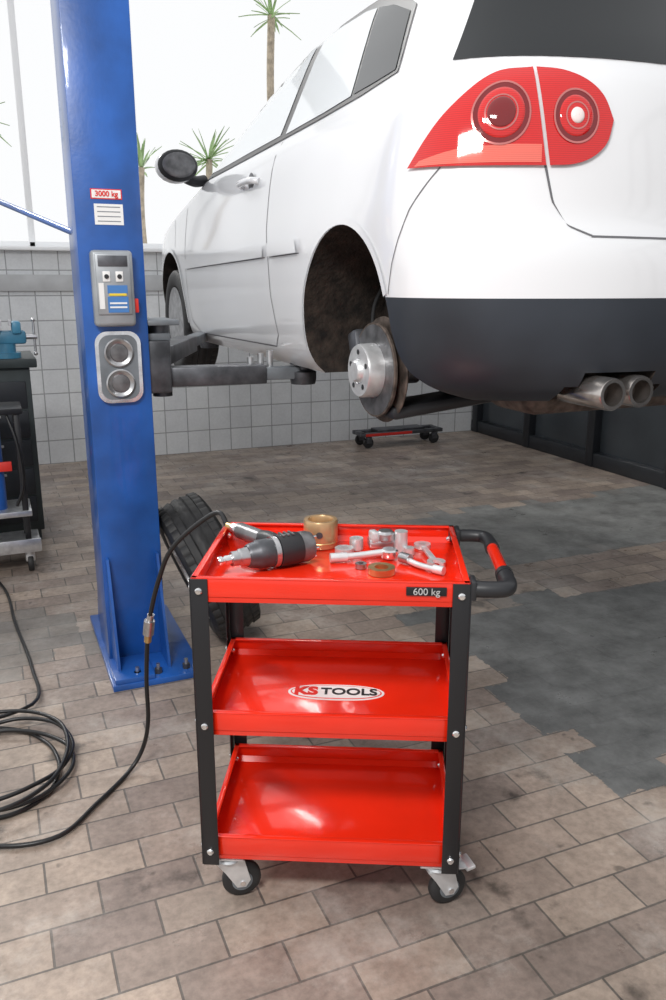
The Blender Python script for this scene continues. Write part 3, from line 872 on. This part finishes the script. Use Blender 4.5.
b.cyl(c+Vector((.155, 0, .02)), c+Vector((.155, 0, .21)), .007, M['steel']); b.sph(c+Vector((.155, 0, .21)), .012, M['steel']); b.sph(c+Vector((.155, 0, .02)), .012, M['steel'])
b.done()
b = B('equipment_trolley')
b.box((-.17, 4.53, .14), (.66, .34, .03), M['zinc'], bev=.006)
b.box((-.17, 4.36, .17), (.66, .012, .06), M['zinc'], bev=.003)
b.box((-.17, 4.53, .33), (.60, .28, .03), M['zinc'], bev=.004)
for x in (-.45, .10):
    for y in (4.42, 4.64):
        b.box((x, y, .5), (.03, .03, .74), M['blackpc'], bev=.004)
        b.cyl((x, y, .125), (x, y, .10), .025, M['zinc']); b.box((x, y+.015, .085), (.05, .05, .05), M['zinc'], bev=.006)
        b.lathe([(.02, -.016), (.046, -.014), (.05, -.008), (.05, .008), (.046, .014), (.02, .016)], (x+.0, y+.02, .05), (1, 0, 0), M['rubber'], seg=32)
b.box((-.17, 4.53, .87), (.60, .28, .03), M['blackpc'], bev=.004)
b.cyl((-.03, 4.50, .345), (-.03, 4.50, .78), .045, M['blue']); b.sph((-.03, 4.5, .78), .045, M['blue'])
b.cyl((-.2, 4.52, .345), (-.2, 4.52, .70), .09, M['blackpl'])
b.box((.02, 4.44, .58), (.07, .02, .05), M['redtxt'], bev=.004)
b.tube([(.05, 4.42, .86), (.09, 4.38, .70), (.10, 4.37, .5), (.06, 4.38, .38)], .008, M['hose'])
b.done()

b = B('wheel_dolly')
b.box((3.55, 6.93, .13), (.86, .05, .035), M['darksteel'], bev=.006)
b.box((3.55, 6.75, .13), (.86, .05, .035), M['darksteel'], bev=.006)
for x in (3.15, 3.55, 3.95): b.box((x, 6.84, .13), (.05, .22, .035), M['darksteel'], bev=.006)
b.box((3.40, 6.722, .13), (.48, .008, .024), M['redtxt'])
for x in (3.2, 3.9):
    for y in (6.75, 6.93):
        b.cyl((x, y, .11), (x, y, .085), .03, M['darksteel'])
        b.box((x, y, .07), (.05, .04, .04), M['darksteel'])
        b.lathe([(.02, -.018), (.048, -.016), (.053, 0), (.048, .016), (.02, .018)], (x, y+.01, .053), (0, 1, 0), M['rubber'], seg=28)
b.box((3.55, 6.84, .155), (.5, .16, .02), M['darksteel'], bev=.004)
b.done()

def yucca(x, y, h, n, L, tr=.05):
    b = B('yucca_plant')
    b.tube([(x, y, -.01), (x+.03, y, h*.4), (x-.02, y, h*.8), (x, y, h)], tr, M['trunk'])
    for i in range(n):
        a = random.random()*2*math.pi; e = rad(random.uniform(-30, 80)); l = L*random.uniform(.7, 1.1)
        d = Vector((math.cos(a)*math.cos(e), math.sin(a)*math.cos(e), math.sin(e)))
        s = d.cross(Vector((0, 0, 1))).normalized()*.016
        o = Vector((x, y, h-.03+random.random()*.05)); rows = []
        for k, ww in enumerate((.7, 1, .8, .05)):
            c = o+d*l*k/3-Vector((0, 0, .12*l*(k/3)**2)); rows.append([c-s*ww, c+Vector((0, 0, -.006)), c+s*ww])
        b.grid(rows, M['leaf'])
    b.done()
yucca(2.74, 8.0, 3.90, 26, .30, .035)
yucca(2.10, 8.0, 2.62, 34, .36, .03)
yucca(1.46, 8.0, 2.52, 26, .34, .03)
yucca(.10, 8.0, 2.85, 22, .36, .03)

# ------------------------------------------------------------ light + camera
w = bpy.data.worlds.new('World'); scene.world = w; w.use_nodes = True
nt = w.node_tree; bg = nt.nodes['Background']
tc = nt.nodes.new('ShaderNodeTexCoord'); sp = nt.nodes.new('ShaderNodeSeparateXYZ'); nt.links.new(tc.outputs['Generated'], sp.inputs[0])
cr = nt.nodes.new('ShaderNodeValToRGB'); mr = nt.nodes.new('ShaderNodeMapRange')
mr.inputs['From Min'].default_value = -1; mr.inputs['From Max'].default_value = 1
nt.links.new(sp.outputs[1], mr.inputs['Value']); nt.links.new(mr.outputs[0], cr.inputs['Fac'])
cr.color_ramp.elements[0].position = .2; cr.color_ramp.elements[0].color = (.66, .67, .69, 1)
cr.color_ramp.elements[1].position = .62; cr.color_ramp.elements[1].color = (.98, .99, 1.0, 1)
nt.links.new(cr.outputs['Color'], bg.inputs['Color']); bg.inputs['Strength'].default_value = 1.0
def area(name, loc, tgt, size, power, col=(1, 1, 1)):
    l = bpy.data.lights.new(name, 'AREA'); l.shape = 'RECTANGLE'; l.size = size[0]; l.size_y = size[1]; l.energy = power; l.color = col
    o = bpy.data.objects.new(name, l); scene.collection.objects.link(o); o.location = loc
    o.rotation_euler = (Vector(tgt)-Vector(loc)).to_track_quat('-Z', 'Y').to_euler()
area('fill_light', (-1.0, -.2, 3.4), (.8, 2.2, .5), (1.2, .4), 110, (1, .98, .95))  # unseen fill from above left, added to brighten the foreground
sl = bpy.data.lights.new('sun', 'SUN'); sl.energy = 1.3; sl.angle = rad(12); sl.color = (1, .985, .96)
so = bpy.data.objects.new('sun', sl); scene.collection.objects.link(so)
so.rotation_euler = Vector((.40, -1.0, -.85)).to_track_quat('-Z', 'Y').to_euler()

cam = bpy.data.cameras.new('Camera'); co = bpy.data.objects.new('Camera', cam); scene.collection.objects.link(co)
co.location = (0, 0, 1.5); co.rotation_euler = (rad(75), 0, rad(-22.8))
cam.sensor_width = 36; cam.lens = 29.16; cam.clip_start = .02
scene.camera = co
